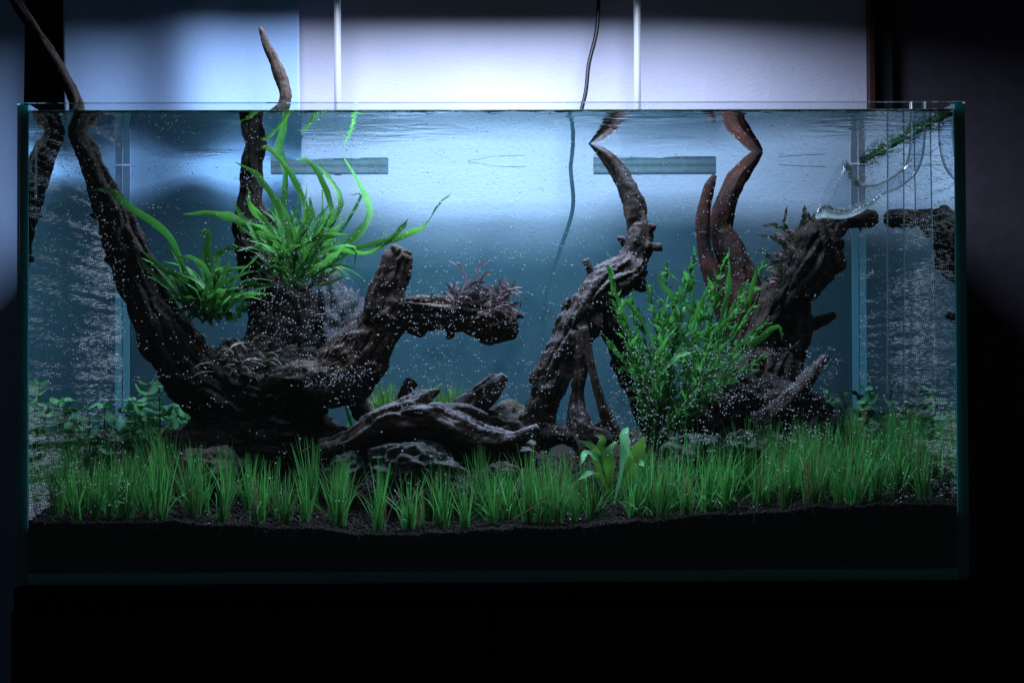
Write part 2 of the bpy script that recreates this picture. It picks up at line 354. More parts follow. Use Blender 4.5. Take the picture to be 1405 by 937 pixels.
wv = [(-xi, yf, 0.0115), (xi, yf, 0.0115), (xi, yb, 0.0115), (-xi, yb, 0.0115), (-xi, yf, ZW), (xi, yf, ZW), (xi, yb, ZW), (-xi, yb, ZW)]
wo = mesh_obj('water', wv, BOXF, M['water'], None, False); wo.data.materials.append(M['water_top']); wo.data.polygons[1].material_index = 1
tag(wo, 'clear blue aquarium water filling the tank', 'water', kind='structure')

# ------------------------------------------------------------------ soil
SXF = [(-0.45, 0.058), (-0.30, 0.056), (-0.20, 0.052), (-0.11, 0.045), (0.0, 0.047), (0.08, 0.051), (0.2, 0.060), (0.3, 0.066), (0.40, 0.070), (0.45, 0.068)]
def soil_z(x, y):
    zf = np.interp(x, [a for a, _ in SXF], [b for _, b in SXF])
    return float(zf + 0.075*max(0, (y-0.01)/0.43)**1.15 + 0.004*noise.noise((x*18, y*18, 3.1)) + 0.0018*noise.noise((x*70, y*70, 7)))
nx, ny = 150, 60; V = []; F = []
for j in range(ny+1):
    for i in range(nx+1):
        x = -xi+0.002 + (2*xi-0.004)*i/nx; y = yf+0.004 + (yb-yf-0.008)*j/ny; V.append((x, y, soil_z(x, y)-0.001))
q = lambda i, j: j*(nx+1)+i
for j in range(ny):
    for i in range(nx): F.append((q(i, j), q(i+1, j), q(i+1, j+1), q(i, j+1)))
n0 = len(V); fr = [q(i, 0) for i in range(nx+1)]
V += [(V[k][0], V[k][1], 0.0125) for k in fr]
for i in range(nx): F.append((n0+i, n0+i+1, fr[i+1], fr[i]))
so = tag(mesh_obj('soil', V, F, M['soil']), kind='structure')
ICO_V = []; ICO_F = []
_bm = bmesh.new(); bmesh.ops.create_icosphere(_bm, subdivisions=1, radius=1.0)
ICO_V = np.array([v.co[:] for v in _bm.verts]); ICO_F = np.array([[v.index for v in f.verts] for f in _bm.faces]); _bm.free()
def balls(name, P, R, m, squash=0.0, jitter=0.0):
    P = np.asarray(P, float); R = np.asarray(R, float); n = len(P); k = len(ICO_V)
    V = np.repeat(P, k, 0).reshape(n, k, 3); S = np.repeat(R[:, None], 3, 1)*(1 + squash*(rng.random((n, 3))-0.5))
    base = ICO_V[None]*(1 + jitter*(rng.random((n, k, 1))-0.5)); V = V + base*S[:, None, :]
    F = ICO_F[None] + (np.arange(n)*k)[:, None, None]
    return big_mesh(name, V.reshape(-1, 3), F.reshape(-1, 3), m)
PP = []; PR = []
for _ in range(20000):
    x = random.uniform(-xi+0.003, xi-0.003); y = yf+0.002 + 0.32*random.random()**1.7
    PP.append((x, y, soil_z(x, y)+random.uniform(-0.0008, 0.0010))); PR.append(random.uniform(0.0011, 0.0019))
for _ in range(7500):
    x = random.uniform(-xi+0.003, xi-0.003); z = random.uniform(0.0135, max(0.016, soil_z(x, 0.012)+0.0005))
    PP.append((x, yf+0.0024+random.random()*0.002, z)); PR.append(random.uniform(0.0011, 0.0018))
tag(balls('soil_pellets', PP, PR, M['soil'], 0.5, 0.3), 'black soil pellets against the front glass', 'soil', kind='stuff')

# ------------------------------------------------------------------ driftwood
WOODS = []
def wood(label, branches, m, seed, vox=0.0021, rough=1.0):
    rs = random.Random(int(seed*17)); extra = []
    for br in branches:
        for a_, b_ in zip(br[1:-1], br[2:]):
            if rough > 0.9 and a_[1] > 215 and rs.random() < 0.55 and min(a_[3], b_[3]) > 9:
                t = rs.random(); px, py, Y, r = [a_[i]*(1-t)+b_[i]*t for i in range(4)]; an = rs.uniform(0, 6.28); L = r*rs.uniform(1.15, 1.6)
                extra.append([(px, py, Y, r*0.5), (px+math.cos(an)*L*0.7, py+math.sin(an)*L*0.7, Y-0.004*rs.random(), r*rs.uniform(.22, .36)), (px+math.cos(an+.3)*L, py+math.sin(an+.3)*L, Y-0.006*rs.random(), max(1.5, r*0.10))])
    branches = branches + extra
    V = []; F = []; S_all = []; T_all = []; N_all = []; B_all = []; s_all = []; r_all = []; off = 0
    for br in branches:
        P = [tuple(at(b[0], b[1], b[2])) + (pxr(b[3], b[2]),) for b in br]
        c = catmull(P, 8); S = c[:, :3]; R = np.maximum(c[:, 3], 0.0012)
        T, Nn, B = frames(S); L = np.concatenate([[0], np.cumsum(np.linalg.norm(np.diff(S, axis=0), axis=1))]) + off*3.7
        k = 14
        ring = []
        for i in range(len(S)):
            for j in range(k):
                a = 2*math.pi*j/k; d = math.cos(a)*Nn[i] + math.sin(a)*B[i]
                p = S[i] + d*R[i]
                w = 1 + 0.30*rough*noise.noise(Vector(p)*22 + Vector((seed, off, 0))) + 0.16*rough*noise.noise(Vector(p)*60 + Vector((0, seed, off)))
                ring.append(S[i] + d*R[i]*w)
        n0 = len(V); V += ring
        for i in range(len(S)-1):
            for j in range(k):
                j2 = (j+1) % k; F.append((n0+i*k+j, n0+i*k+j2, n0+(i+1)*k+j2, n0+(i+1)*k+j))
        F.append(tuple(n0+j for j in range(k-1, -1, -1))); F.append(tuple(n0+(len(S)-1)*k+j for j in range(k)))
        S_all.append(S); T_all.append(T); N_all.append(Nn); B_all.append(B); s_all.append(L); r_all.append(R); off += 1
    me = bpy.data.meshes.new('driftwood'); me.from_pydata([tuple(v) for v in V], [], F); me.update()
    tmp = bpy.data.objects.new('tmp', me); C.objects.link(tmp)
    md = tmp.modifiers.new('r', 'REMESH'); md.mode = 'VOXEL'; md.voxel_size = vox; md.use_smooth_shade = True
    sm = tmp.modifiers.new('s', 'SMOOTH'); sm.factor = 0.5; sm.iterations = 1
    dg = bpy.context.evaluated_depsgraph_get(); dg.update()
    m2 = bpy.data.meshes.new_from_object(tmp.evaluated_get(dg)); bpy.data.objects.remove(tmp); m2.name = 'driftwood'
    n = len(m2.vertices); co = np.zeros(n*3, np.float32); m2.vertices.foreach_get('co', co); co = co.reshape(-1, 3).astype(float)
    no = np.zeros(n*3, np.float32); m2.vertices.foreach_get('normal', no); no = no.reshape(-1, 3).astype(float)
    S = np.vstack(S_all); T = np.vstack(T_all); Nn = np.vstack(N_all); B = np.vstack(B_all); L = np.concatenate(s_all); R = np.concatenate(r_all)
    idx = np.zeros(n, int)
    for i in range(0, n, 4000):
        d = ((co[i:i+4000, None, :] - S[None])**2).sum(2)/(R[None]**2); idx[i:i+4000] = d.argmin(1)
    dv = co - S[idx]; g = np.stack([(L[idx] + (dv*T[idx]).sum(1))*22, (dv*Nn[idx]).sum(1)*170, (dv*B[idx]).sum(1)*170], 1)
    disp = np.zeros(n)
    for i in range(n):
        p = Vector(co[i]); gg = Vector(g[i])
        rr = min(1.0, R[idx[i]]/0.018)
        disp[i] = rr*rough*(0.0026*noise.noise(p*70 + Vector((seed, 0, 0))) + 0.0040*(0.5-min(1, abs(noise.noise(gg*0.5))*2.2)) - 0.0050*max(0, 1-abs(noise.noise(gg*0.42+Vector((5, 1, 2))))*8) + 0.0022*(0.4-abs(noise.noise(gg*1.4))) + 0.0011*noise.noise(p*190) + 0.0011*noise.noise(p*420))
    co = co + no*disp[:, None]
    m2.vertices.foreach_set('co', co.astype(np.float32).ravel())
    a = m2.attributes.new('grain', 'FLOAT_VECTOR', 'POINT'); a.data.foreach_set('vector', g.astype(np.float32).ravel())
    m2.polygons.foreach_set('use_smooth', [True]*len(m2.polygons)); m2.update()
    m2.materials.clear(); m2.materials.append(m)
    o = link('driftwood', m2); tag(o, label, 'driftwood', 'driftwood pieces in the aquarium'); WOODS.append((o, co, no)); return o

wood('black driftwood trunk with two stems reaching out of the water', [
    [(12, -8, .19, 7), (45, 38, .185, 8), (76, 84, .18, 9), (101, 132, .165, 9), (106, 158, .16, 11), (106, 182, .155, 14), (124, 222, .155, 17), (149, 280, .16, 20), (172, 340, .17, 27), (200, 400, .18, 30), (228, 460, .185, 38), (256, 505, .19, 42), (295, 537, .2, 44), (335, 560, .21, 50)],
    [(195, 385, .175, 20), (172, 368, .172, 14), (147, 351, .17, 8)],
    [(357, 36, .27, 3), (361, 48, .27, 5), (374, 78, .27, 8), (386, 112, .265, 9), (390, 140, .26, 9), (368, 172, .256, 12), (350, 205, .255, 14), (345, 245, .26, 15), (342, 285, .262, 18), (342, 312, .265, 23), (356, 350, .27, 33), (374, 392, .275, 38), (385, 440, .275, 44), (372, 500, .265, 52), (350, 560, .25, 60)],
    [(342, 298, .262, 14), (362, 300, .258, 9), (378, 293, .255, 6)],
    [(222, 602, .19, 13), (250, 607, .19, 20), (300, 605, .2, 34), (350, 600, .21, 52), (410, 604, .21, 46), (455, 618, .2, 34), (500, 622, .19, 20)],
    [(260, 590, .19, 8), (300, 560, .2, 24), (350, 545, .21, 45), (400, 552, .21, 34), (430, 580, .205, 24)],
    [(330, 470, .22, 20), (330, 520, .21, 48), (400, 530, .21, 50), (440, 520, .2, 40)],
], M['wood'], 1.0)
wood('brown forked driftwood arm with a blunt stub, dark leaves growing on it', [
    [(358, 532, .15, 10), (380, 522, .15, 17), (410, 520, .15, 24), (445, 522, .155, 38), (478, 500, .16, 42), (506, 468, .16, 36), (530, 438, .16, 30), (560, 428, .16, 25), (600, 430, .16, 24), (640, 434, .16, 27), (676, 443, .16, 29), (698, 455, .16, 17), (709, 463, .16, 5)],
    [(528, 440, .16, 30), (530, 405, .16, 24), (540, 372, .16, 20), (548, 350, .16, 20), (552, 341, .16, 15)],
    [(455, 525, .155, 34), (440, 550, .15, 16), (434, 566, .15, 5)],
    [(560, 440, .16, 14), (575, 455, .158, 10), (580, 463, .157, 5)],
    [(470, 500, .19, 18), (486, 540, .19, 15), (500, 566, .185, 14), (520, 592, .18, 12)],
], M['wood_brown'], 2.0)
wood('flat dusty driftwood log lying low across the middle rocks', [
    [(440, 618, .13, 14), (480, 606, .13, 17), (515, 585, .125, 18), (555, 572, .12, 22), (600, 578, .12, 25), (645, 596, .12, 20), (690, 606, .12, 16), (720, 596, .12, 11), (739, 587, .12, 6)],
    [(545, 580, .125, 16), (566, 556, .125, 15), (585, 545, .125, 11), (604, 535, .125, 3)],
    [(530, 590, .15, 12), (548, 556, .155, 10), (566, 522, .16, 9)],
    [(570, 590, .15, 14), (610, 576, .16, 15), (645, 556, .165, 16), (676, 532, .17, 15), (694, 516, .17, 8)],
    [(600, 565, .13, 12), (640, 566, .13, 11), (670, 572, .13, 5)],
    [(470, 620, .14, 18), (540, 612, .14, 16), (620, 618, .14, 20), (690, 626, .14, 22), (735, 622, .14, 16)],
], M['wood_dusty'], 3.0, 0.0018)
wood('grey brown driftwood stump on splayed root legs, thin top touching the surface', [
    [(806, 195, .255, 2), (830, 213, .252, 8), (852, 240, .25, 11), (867, 270, .245, 13), (876, 312, .24, 15), (871, 350, .23, 20), (858, 376, .22, 25), (822, 398, .2, 25), (799, 434, .19, 28), (780, 474, .18, 24), (756, 522, .17, 22), (739, 566, .17, 22), (734, 608, .17, 18)],
    [(793, 445, .18, 18), (796, 500, .165, 12), (792, 550, .16, 12), (798, 592, .15, 18), (806, 622, .14, 15)],
    [(800, 450, .165, 9), (811, 500, .155, 5.5), (822, 545, .15, 6), (840, 588, .15, 11), (862, 604, .15, 10)],
    [(822, 415, .2, 22), (846, 462, .2, 19), (868, 512, .2, 20), (890, 570, .2, 20), (902, 615, .19, 18)],
    [(822, 392, .2, 9), (812, 374, .197, 6), (802, 356, .195, 5)],
    [(876, 318, .238, 8), (890, 312, .235, 7), (900, 314, .233, 5)],
    [(875, 340, .235, 9), (893, 340, .23, 7), (909, 339, .228, 6)],
    [(864, 338, .232, 9), (852, 329, .228, 5), (846, 326, .227, 2)],
    [(780, 478, .178, 12), (763, 470, .17, 8), (749, 476, .168, 3)],
    [(868, 375, .222, 20), (880, 392, .22, 10), (889, 392, .22, 5)],
    [(740, 600, .165, 18), (770, 596, .155, 12), (800, 600, .15, 18), (840, 606, .15, 14)],
], M['wood_pale'], 4.0, 0.0018)
wood('two smooth reddish driftwood stems rising behind the green bush', [
    [(1046, 207, .325, 3), (1034, 217, .325, 9), (1014, 242, .325, 13), (998, 275, .32, 15), (990, 312, .32, 17), (999, 345, .315, 21), (1015, 385, .31, 25), (1026, 430, .3, 27), (1028, 490, .3, 27), (1020, 560, .29, 28)],
    [(981, 240, .3, 4), (972, 260, .3, 8), (964, 298, .3, 10), (966, 340, .3, 11), (980, 382, .3, 14), (1000, 430, .3, 18), (1015, 480, .3, 18)],
], M['wood_red'], 5.0, rough=0.55)
wood('large craggy dark driftwood leaning to the side pane under the glass pipe', [
    [(1204, 298, .318, 6), (1192, 300, .318, 12), (1165, 302, .315, 12), (1140, 312, .3, 22), (1118, 340, .285, 36), (1098, 376, .275, 36), (1074, 408, .265, 28), (1056, 442, .26, 24), (1044, 478, .26, 24), (1030, 520, .25, 36), (1005, 562, .24, 44), (970, 606, .22, 36)],
    [(1125, 330, .28, 26), (1142, 352, .275, 20), (1150, 372, .275, 12)],
    [(1135, 300, .3, 14), (1139, 290, .3, 11), (1141, 286, .3, 7)],
    [(1098, 412, .285, 12), (1088, 440, .28, 24), (1084, 470, .27, 26), (1066, 505, .26, 30), (1050, 550, .25, 40)],
    [(1088, 448, .278, 14), (1112, 446, .275, 10), (1132, 438, .274, 8), (1146, 431, .273, 6)],
    [(1010, 540, .23, 30), (1060, 556, .22, 36), (1110, 568, .21, 26), (1130, 600, .2, 22)],
    [(1075, 480, .26, 22), (1096, 488, .255, 10)],
], M['wood'], 6.0)
wood('short pale driftwood stick slanting up from the dark base', [
    [(1040, 592, .2, 18), (1072, 560, .195, 17), (1096, 536, .19, 13), (1116, 510, .19, 9), (1134, 489, .19, 6)],
], M['wood_pale'], 7.0, 0.002)

# ------------------------------------------------------------------ rocks
def rock(label, px, py, Y, rx, ry, rz, m, seed, sharp=0.35):
    bm = bmesh.new(); bmesh.ops.create_icosphere(bm, subdivisions=5, radius=1.0)
    c = at(px, py, Y); k = pxr(1, Y)
    for v in bm.verts:
        p = v.co.copy(); d = 1 + sharp*(noise.noise(p*1.3 + Vector((seed, 0, 0)))) + 0.22*(0.5-abs(noise.noise(p*2.4 + Vector((0, seed, 0))))*2) + 0.11*(0.5-abs(noise.noise(p*6+Vector((seed, 1, 1))))*2) + 0.05*noise.noise(p*14)
        ce = noise.cell(p*1.6 + Vector((seed, seed, 0)))
        v.co = Vector((p.x*rx*k, p.y*rz*k, p.z*ry*k))*(d + 0.05*ce)
    me = bpy.data.meshes.new('rock'); bm.to_mesh(me); bm.free(); me.polygons.foreach_set('use_smooth', [True]*len(me.polygons))
    o = link('rock', me, m); o.location = c; tag(o, label, 'rock', 'rocks on the aquarium soil'); return o
rock('tall grey pointed rock standing behind the brown forked driftwood', 458, 470, .30, 44, 84, 40, M['rock_dark'], 1.1, 0.45)
rock('rounded grey green rock below the flat dusty log', 562, 640, .10, 62, 34, 40, M['rock'], 2.7)
rock('angular grey rock wedged beside the splayed root legs', 694, 590, .185, 46, 34, 36, M['rock_brown'], 3.3, 0.5)
rock('low brown rock half hidden by grass under the black trunk', 281, 645, .13, 48, 28, 36, M['rock_brown'], 4.9)
rock('small mossy rock between black trunk base and grass', 476, 645, .12, 26, 22, 24, M['rock_green'], 5.2)
rock('wide algae covered rock under the leaning dark driftwood', 965, 622, .12, 46, 26, 36, M['rock_green'], 6.4)
rock('small lumpy grey green rock beside the tall grass thicket', 1018, 620, .11, 30, 26, 28, M['rock_green'], 7.7)
rock('smooth dark rounded rock beside the short pale stick', 1112, 588, .21, 38, 46, 36, M['rock_dark'], 8.5, 0.15)
rock('low greenish rock against the side pane at the soil', 1276, 652, .19, 42, 22, 34, M['rock_green'], 9.1)
rock('small reddish stone standing upright among the grass tufts', 686, 650, .10, 22, 16, 18, M['rock_brown'], 10.3)

# ------------------------------------------------------------------ leaves
VIEW = np.array([0, -1.0, 0.15])
def leaf_geo(P, width, ripple=0.12, fold=0.25, roll=0.0, n=14, tip=0.6, base=0.25, view=None):
    view = VIEW if view is None else np.array(view)
    """P: (k,3) control points; returns a midrib-folded blade"""
    S = catmull(P, max(3, n//(len(P)-1))); m = len(S); T = np.gradient(S, axis=0); T /= np.linalg.norm(T, axis=1)[:, None]+1e-12
    V = []; F = []; tw = random.uniform(0, 0.7); ph = random.random()*9; ph2 = random.random()*9
    for i in range(m):
        t = i/(m-1); w = width*min(1, (base+(1-base)*min(1, t/0.35)))*(max(0.0, 1-max(0, (t-tip)/(1-tip))**1.8))
        w = max(w, width*0.04)
        s = np.cross(T[i], view); s /= np.linalg.norm(s)+1e-9; nn = np.cross(s, T[i])
        a = roll*(0.4+t) + tw*math.sin(t*5+ph); s2 = s*math.cos(a)+nn*math.sin(a); n2 = np.cross(s2, T[i])
        wl = w*(1+ripple*math.sin(t*21+ph)+ripple*1.2*noise.noise((t*14, ph, 1))); wr = w*(1+ripple*math.sin(t*23+ph2)+ripple*1.2*noise.noise((t*14, ph2, 7)))
        V += [S[i]-s2*wl+n2*(fold*wl+ripple*w*math.sin(t*17+ph)), S[i], S[i]+s2*wr+n2*(fold*wr+ripple*w*math.sin(t*19+ph2))]
    for i in range(m-1):
        b = i*3; F += [(b, b+1, b+4, b+3), (b+1, b+2, b+5, b+4)]
    return V, F
def add_leaf(root, P, width, m, name='leaf', **kw):
    P = np.array([tuple(p) for p in P]) - np.array(root.location)
    V, F = leaf_geo(P, width, **kw); return mesh_obj(name, V, F, m, root)
def rand_blade(base, ang, length, lean_y, droop, k=4):
    """ang: picture-plane angle from vertical, lean_y: depth lean, droop: tip bending over"""
    P = [np.array(base)]; d0 = ang; step = length/(k-1)
    for i in range(1, k):
        a = d0 + droop*(i/(k-1))**1.5*(1 if d0 >= 0 else -1)
        P.append(P[-1] + step*np.array([math.sin(a)*math.cos(lean_y), math.sin(lean_y), math.cos(a)*math.cos(lean_y)]))
    return P
LEAF_PTS = []
def note(P, n, spread=0.0015):
    S = catmull(np.array([tuple(p) for p in P]), 8)
    for _ in range(n): LEAF_PTS.append(S[random.randrange(len(S)//4, len(S))] + rng.normal(0, spread, 3) + np.array([0, -0.003, 0]))

def px_leaf(root, pts, wpx, m, **kw):
    pts = [(p[0]+(random.gauss(0, 4) if 0 < i < len(pts)-1 else 0), p[1]+(random.gauss(0, 4) if 0 < i < len(pts)-1 else 0), p[2]) for i, p in enumerate(pts)]
    P = [at(*p) for p in pts]; add_leaf(root, P, pxr(wpx*0.72, pts[0][2]), m, **kw); note(P, 6)

# bright fern on the upper trunk
fr1 = thing('java_fern', 'bright green fern with long strap leaves fanning above the trunk', 'fern', at(398, 385, .235))
for pts, w in [
    ([(400, 380, .22), (370, 335, .2), (335, 303, .19), (296, 291, .185), (250, 294, .18)], 8),
    ([(405, 375, .22), (372, 320, .21), (345, 285, .2), (341, 258, .2)], 7),
    ([(400, 375, .22), (395, 320, .22), (375, 265, .23), (350, 240, .24), (322, 222, .25)], 7),
    ([(405, 370, .23), (400, 300, .23), (385, 245, .25), (372, 195, .3), (362, 168, .31)], 7),
    ([(410, 370, .23), (420, 300, .22), (410, 255, .23), (375, 215, .24), (352, 204, .25)], 6),
    ([(412, 375, .22), (440, 310, .21), (455, 275, .22), (430, 235, .24), (405, 220, .26)], 6),
    ([(415, 380, .2), (480, 335, .2), (507, 300, .22), (495, 255, .26), (470, 213, .33)], 8),
    ([(415, 385, .2), (470, 350, .2), (520, 333, .19), (553, 318, .19), (560, 300, .19)], 6),
    ([(415, 390, .2), (480, 345, .2), (545, 332, .19), (570, 318, .18), (588, 302, .18)], 6),
    ([(588, 304, .18), (604, 286, .18), (622, 264, .18)], 2.2),
    ([(410, 385, .2), (450, 345, .2), (500, 337, .19), (540, 330, .19)], 5),
    ([(410, 380, .2), (450, 320, .2), (465, 280, .2), (455, 240, .22), (432, 222, .24)], 5),
    ([(410, 380, .2), (440, 330, .2), (470, 320, .2), (495, 272, .21), (480, 268, .21)], 3),
    ([(405, 385, .2), (430, 362, .2), (455, 340, .19), (487, 350, .19), (486, 366, .19)], 4),
    ([(430, 392, .2), (450, 385, .19), (475, 378, .19)], 3),
    ([(402, 380, .2), (400, 330, .19), (392, 290, .19), (380, 268, .19)], 9),
    ([(402, 380, .2), (415, 330, .19), (425, 290, .19), (425, 270, .19)], 8),
    ([(412, 380, .2), (428, 340, .19), (448, 300, .19), (462, 285, .19)], 8),
    ([(398, 380, .21), (380, 345, .2), (372, 310, .2), (352, 290, .2)], 7),
]: px_leaf(fr1, pts, w, M['fern'], ripple=0.24, roll=random.uniform(-0.6, 0.6))
for _ in range(105):
    b = at(random.gauss(406, 20), random.gauss(376, 10), random.uniform(.19, .27)); a = random.uniform(-0.85, 1.15)
    P = rand_blade(b, a, random.uniform(0.035, 0.105)*(1.0-0.25*abs(a)), random.uniform(-0.5, 0.35), random.uniform(-0.2, 1.1))
    add_leaf(fr1, P, random.uniform(0.0012, 0.0042), M['fern'] if random.random() < .62 else M['fern_dark'] if random.random() < .85 else M['bronze'], ripple=0.32, roll=random.uniform(-1.4, 1.4)); note(P, 4)
# darker fern on the slanting stem
fr2 = thing('java_fern', 'dark green fern growing from the slanting black stem', 'fern', at(285, 440, .17))
for pts, w in [
    ([(290, 430, .17), (255, 370, .16), (232, 330, .155), (213, 296, .15), (178, 278, .145), (150, 266, .14), (118, 262, .14)], 8),
    ([(285, 430, .17), (250, 385, .16), (225, 365, .15), (192, 342, .15)], 6),
    ([(285, 440, .17), (255, 405, .16), (225, 385, .15), (186, 350, .15)], 6),
    ([(290, 430, .17), (285, 380, .17), (292, 340, .17), (285, 325, .17), (270, 322, .17)], 7),
    ([(295, 430, .17), (300, 385, .17), (300, 345, .18), (318, 335, .18), (332, 338, .18)], 6),
    ([(295, 435, .17), (318, 410, .18), (330, 385, .19), (350, 384, .19)], 4),
    ([(285, 430, .16), (260, 410, .15), (245, 418, .145), (238, 430, .145)], 4),
    ([(285, 430, .16), (285, 400, .15), (270, 380, .15), (240, 372, .15)], 5),
    ([(290, 425, .16), (280, 380, .16), (262, 360, .155), (242, 352, .15)], 6),
]: px_leaf(fr2, pts, w, M['fern_dark'], ripple=0.12, roll=random.uniform(-0.5, 0.5))
for _ in range(80):
    b = at(random.gauss(290, 16), random.gauss(432, 8), random.uniform(.15, .19)); a = random.uniform(-0.7, 0.75)
    P = rand_blade(b, a, random.uniform(0.03, 0.082), random.uniform(-0.5, 0.4), random.uniform(0.1, 1.3))
    add_leaf(fr2, P, random.uniform(0.0020, 0.0050), M['fern_dark'] if random.random() < .7 else M['fern'], ripple=0.32, roll=random.uniform(-1.4, 1.4)); note(P, 4)
# big bush
bs = thing('bushy_fern', 'dense dark green bush of narrow leaves behind the stump', 'water plant', at(915, 600, .15))
for pts, w in [
    ([(960, 520, .13), (1005, 490, .12), (1040, 468, .12), (1068, 456, .12), (1073, 468, .12)], 7),
    ([(985, 480, .15), (992, 430, .15), (997, 380, .15), (999, 350, .15)], 7),
    ([(930, 470, .15), (925, 430, .15), (912, 385, .15), (915, 372, .15), (932, 386, .15)], 6),
    ([(940, 460, .15), (948, 420, .15), (945, 380, .15), (952, 350, .15)], 4),
    ([(1000, 470, .16), (1025, 420, .16), (1035, 375, .16), (1045, 362, .16)], 5),
    ([(870, 470, .15), (850, 430, .15), (840, 395, .15), (838, 375, .15)], 5),
    ([(900, 480, .15), (880, 440, .14), (862, 422, .14), (850, 425, .14)], 6),
]: px_leaf(bs, pts, w*0.8, M['bush'], ripple=0.25)
BV = []; BF = []; nleaf = 0
TOPS = [(838, 378), (846, 425), (858, 455), (866, 415), (880, 440), (892, 400), (905, 430), (914, 372), (925, 410), (938, 385), (953, 350), (962, 420), (972, 395), (985, 405), (999, 352), (1008, 425), (1022, 395), (1034, 420), (1046, 364), (1052, 440), (1030, 465), (1046, 490), (1010, 500), (870, 490), (850, 500), (835, 470), (930, 450), (980, 455), (900, 470), (950, 470), (1000, 470), (862, 530), (1000, 530), (940, 500), (905, 500), (975, 510)]
for ti, (tx, ty) in enumerate(TOPS):
    Yb = random.uniform(.13, .22); bx0 = random.gauss(915, 16); Y1 = Yb + random.uniform(-.05, .04)
    S = catmull([at(bx0, 600, Yb), at(bx0*0.6+tx*0.4+random.gauss(0, 8), 600-(600-ty)*0.45, (Yb+Y1)/2), at(tx, ty, Y1)], 12)
    vv, ff = tube(S - np.array(bs.location), np.linspace(0.0009, 0.0004, len(S)), 5); mesh_obj('stem', vv, ff, M['stem_green'], bs)
    Ls = np.linalg.norm(np.diff(S, axis=0), axis=1).sum(); nl = int(Ls/0.0027); T_, N_, B_ = frames(S)
    for j in range(nl):
        t = 0.12 + 0.88*j/max(1, nl-1); k = min(len(S)-1, int(t*(len(S)-1))); az = j*2.4 + random.gauss(0, .4); op = random.uniform(0.35, 0.95)*(1-0.55*(t > 0.92))
        d = T_[k]*math.cos(op) + (N_[k]*math.cos(az)+B_[k]*math.sin(az))*math.sin(op); L = random.uniform(0.009, 0.021)*(1.15-0.35*t)
        p0 = S[k] + T_[k]*random.gauss(0, .001); P = [p0, p0+d*L*.5+np.array([0, 0, random.uniform(-.001, .002)]), p0+d*L+np.array([0, 0, random.uniform(-.004, .001)])]
        w = random.uniform(0.0010, 0.0026); kw = dict(ripple=0.3, roll=random.uniform(-1.4, 1.4), n=8)
        if nleaf < 270 and random.random() < 0.35: add_leaf(bs, P, w*1.25, M['bush'] if random.random() < .6 else M['fern_dark'], **kw); nleaf += 1
        else:
            v2, f2 = leaf_geo(np.array(P)-np.array(bs.location), w, **kw); b1 = len(BV); BV += v2; BF += [tuple(q_+b1 for q_ in f) for f in f2]
        if random.random() < 0.75: LEAF_PTS.append(np.array(P[2]) + np.array([0, -0.002, 0.001]))
for _ in range(12):
    b0 = at(random.gauss(930, 45), random.uniform(440, 520), random.uniform(.12, .22)); P = rand_blade(b0, random.uniform(-.6, .8), random.uniform(.03, .06), random.uniform(-.5, .3), random.uniform(0, .9)); add_leaf(bs, P, random.uniform(.0018, .0032), M['bush'], ripple=.25, roll=random.uniform(-1.3, 1.3)); note(P, 4)
mesh_obj('foliage', BV, BF, M['bush'], bs)['kind'] = 'stuff'
# dark leafy epiphytes
ep = thing('dark_epiphyte', 'small dark purplish plant clump on the forked driftwood arm', 'water plant', at(655, 425, .145))
for i in range(170):
    cx = random.choice([632, 640, 655, 685, 690]); b = at(random.gauss(cx, 9), random.gauss(415, 9), random.uniform(.13, .165))
    a = random.uniform(-1.1, 1.1); P = rand_blade(b, a, random.uniform(0.012, 0.026), random.uniform(-0.9, 0.5), random.uniform(0, 1.6))
    add_leaf(ep, P, random.uniform(0.0007, 0.0018), M['buce'] if random.random() < .85 else M['buce_pink'], ripple=0.1, roll=random.uniform(-1.4, 1.4), n=9)
for pts in ([(650, 405, .14), (658, 380, .14), (672, 352, .14)], [(645, 400, .14), (630, 375, .14), (614, 357, .14)], [(655, 400, .14), (668, 385, .14), (678, 375, .14)], [(690, 425, .14), (705, 432, .14), (716, 430, .14)], [(685, 410, .14), (692, 395, .14), (690, 378, .14)]):
    px_leaf(ep, pts, 2.6, M['buce_pink'], ripple=0.1, n=9)
ep2 = thing('dark_epiphyte', 'bronze feathery sprig plant on the craggy leaning driftwood', 'water plant', at(1085, 345, .245))
for pts in ([(1092, 335, .245), (1080, 310, .24), (1074, 295, .24), (1081, 281, .24)], [(1096, 315, .245), (1097, 298, .24), (1104, 280, .24)], [(1090, 325, .24), (1070, 312, .24), (1044, 310, .24)],
            [(1085, 345, .24), (1065, 330, .24), (1040, 322, .24)], [(1075, 365, .24), (1058, 352, .24), (1040, 342, .24)], [(1068, 385, .24), (1055, 372, .24), (1042, 372, .24)], [(1080, 345, .24), (1072, 330, .24), (1062, 318, .24)]):
    px_leaf(ep2, pts, 4.0, M['bronze'], ripple=0.35, n=14, fold=0.1)
for i in range(46):
    t = random.random(); b = at(1090-25*t+random.gauss(0, 4), 325+65*t+random.gauss(0, 5), random.uniform(.23, .25))
    P = rand_blade(b, random.uniform(-1.5, 0.2), random.uniform(0.010, 0.024), random.uniform(-0.6, 0.4), random.uniform(-0.2, 1.0))
    add_leaf(ep2, P, random.uniform(0.0007, 0.0020), random.choice([M['bronze'], M['bronze'], M['buce'], M['buce_pink']]), ripple=0.3, roll=random.uniform(-1, 1), n=9)
ep3 = thing('dark_epiphyte', 'withered dark leaf tangle in the fork of the black trunk', 'water plant', at(350, 500, .155))
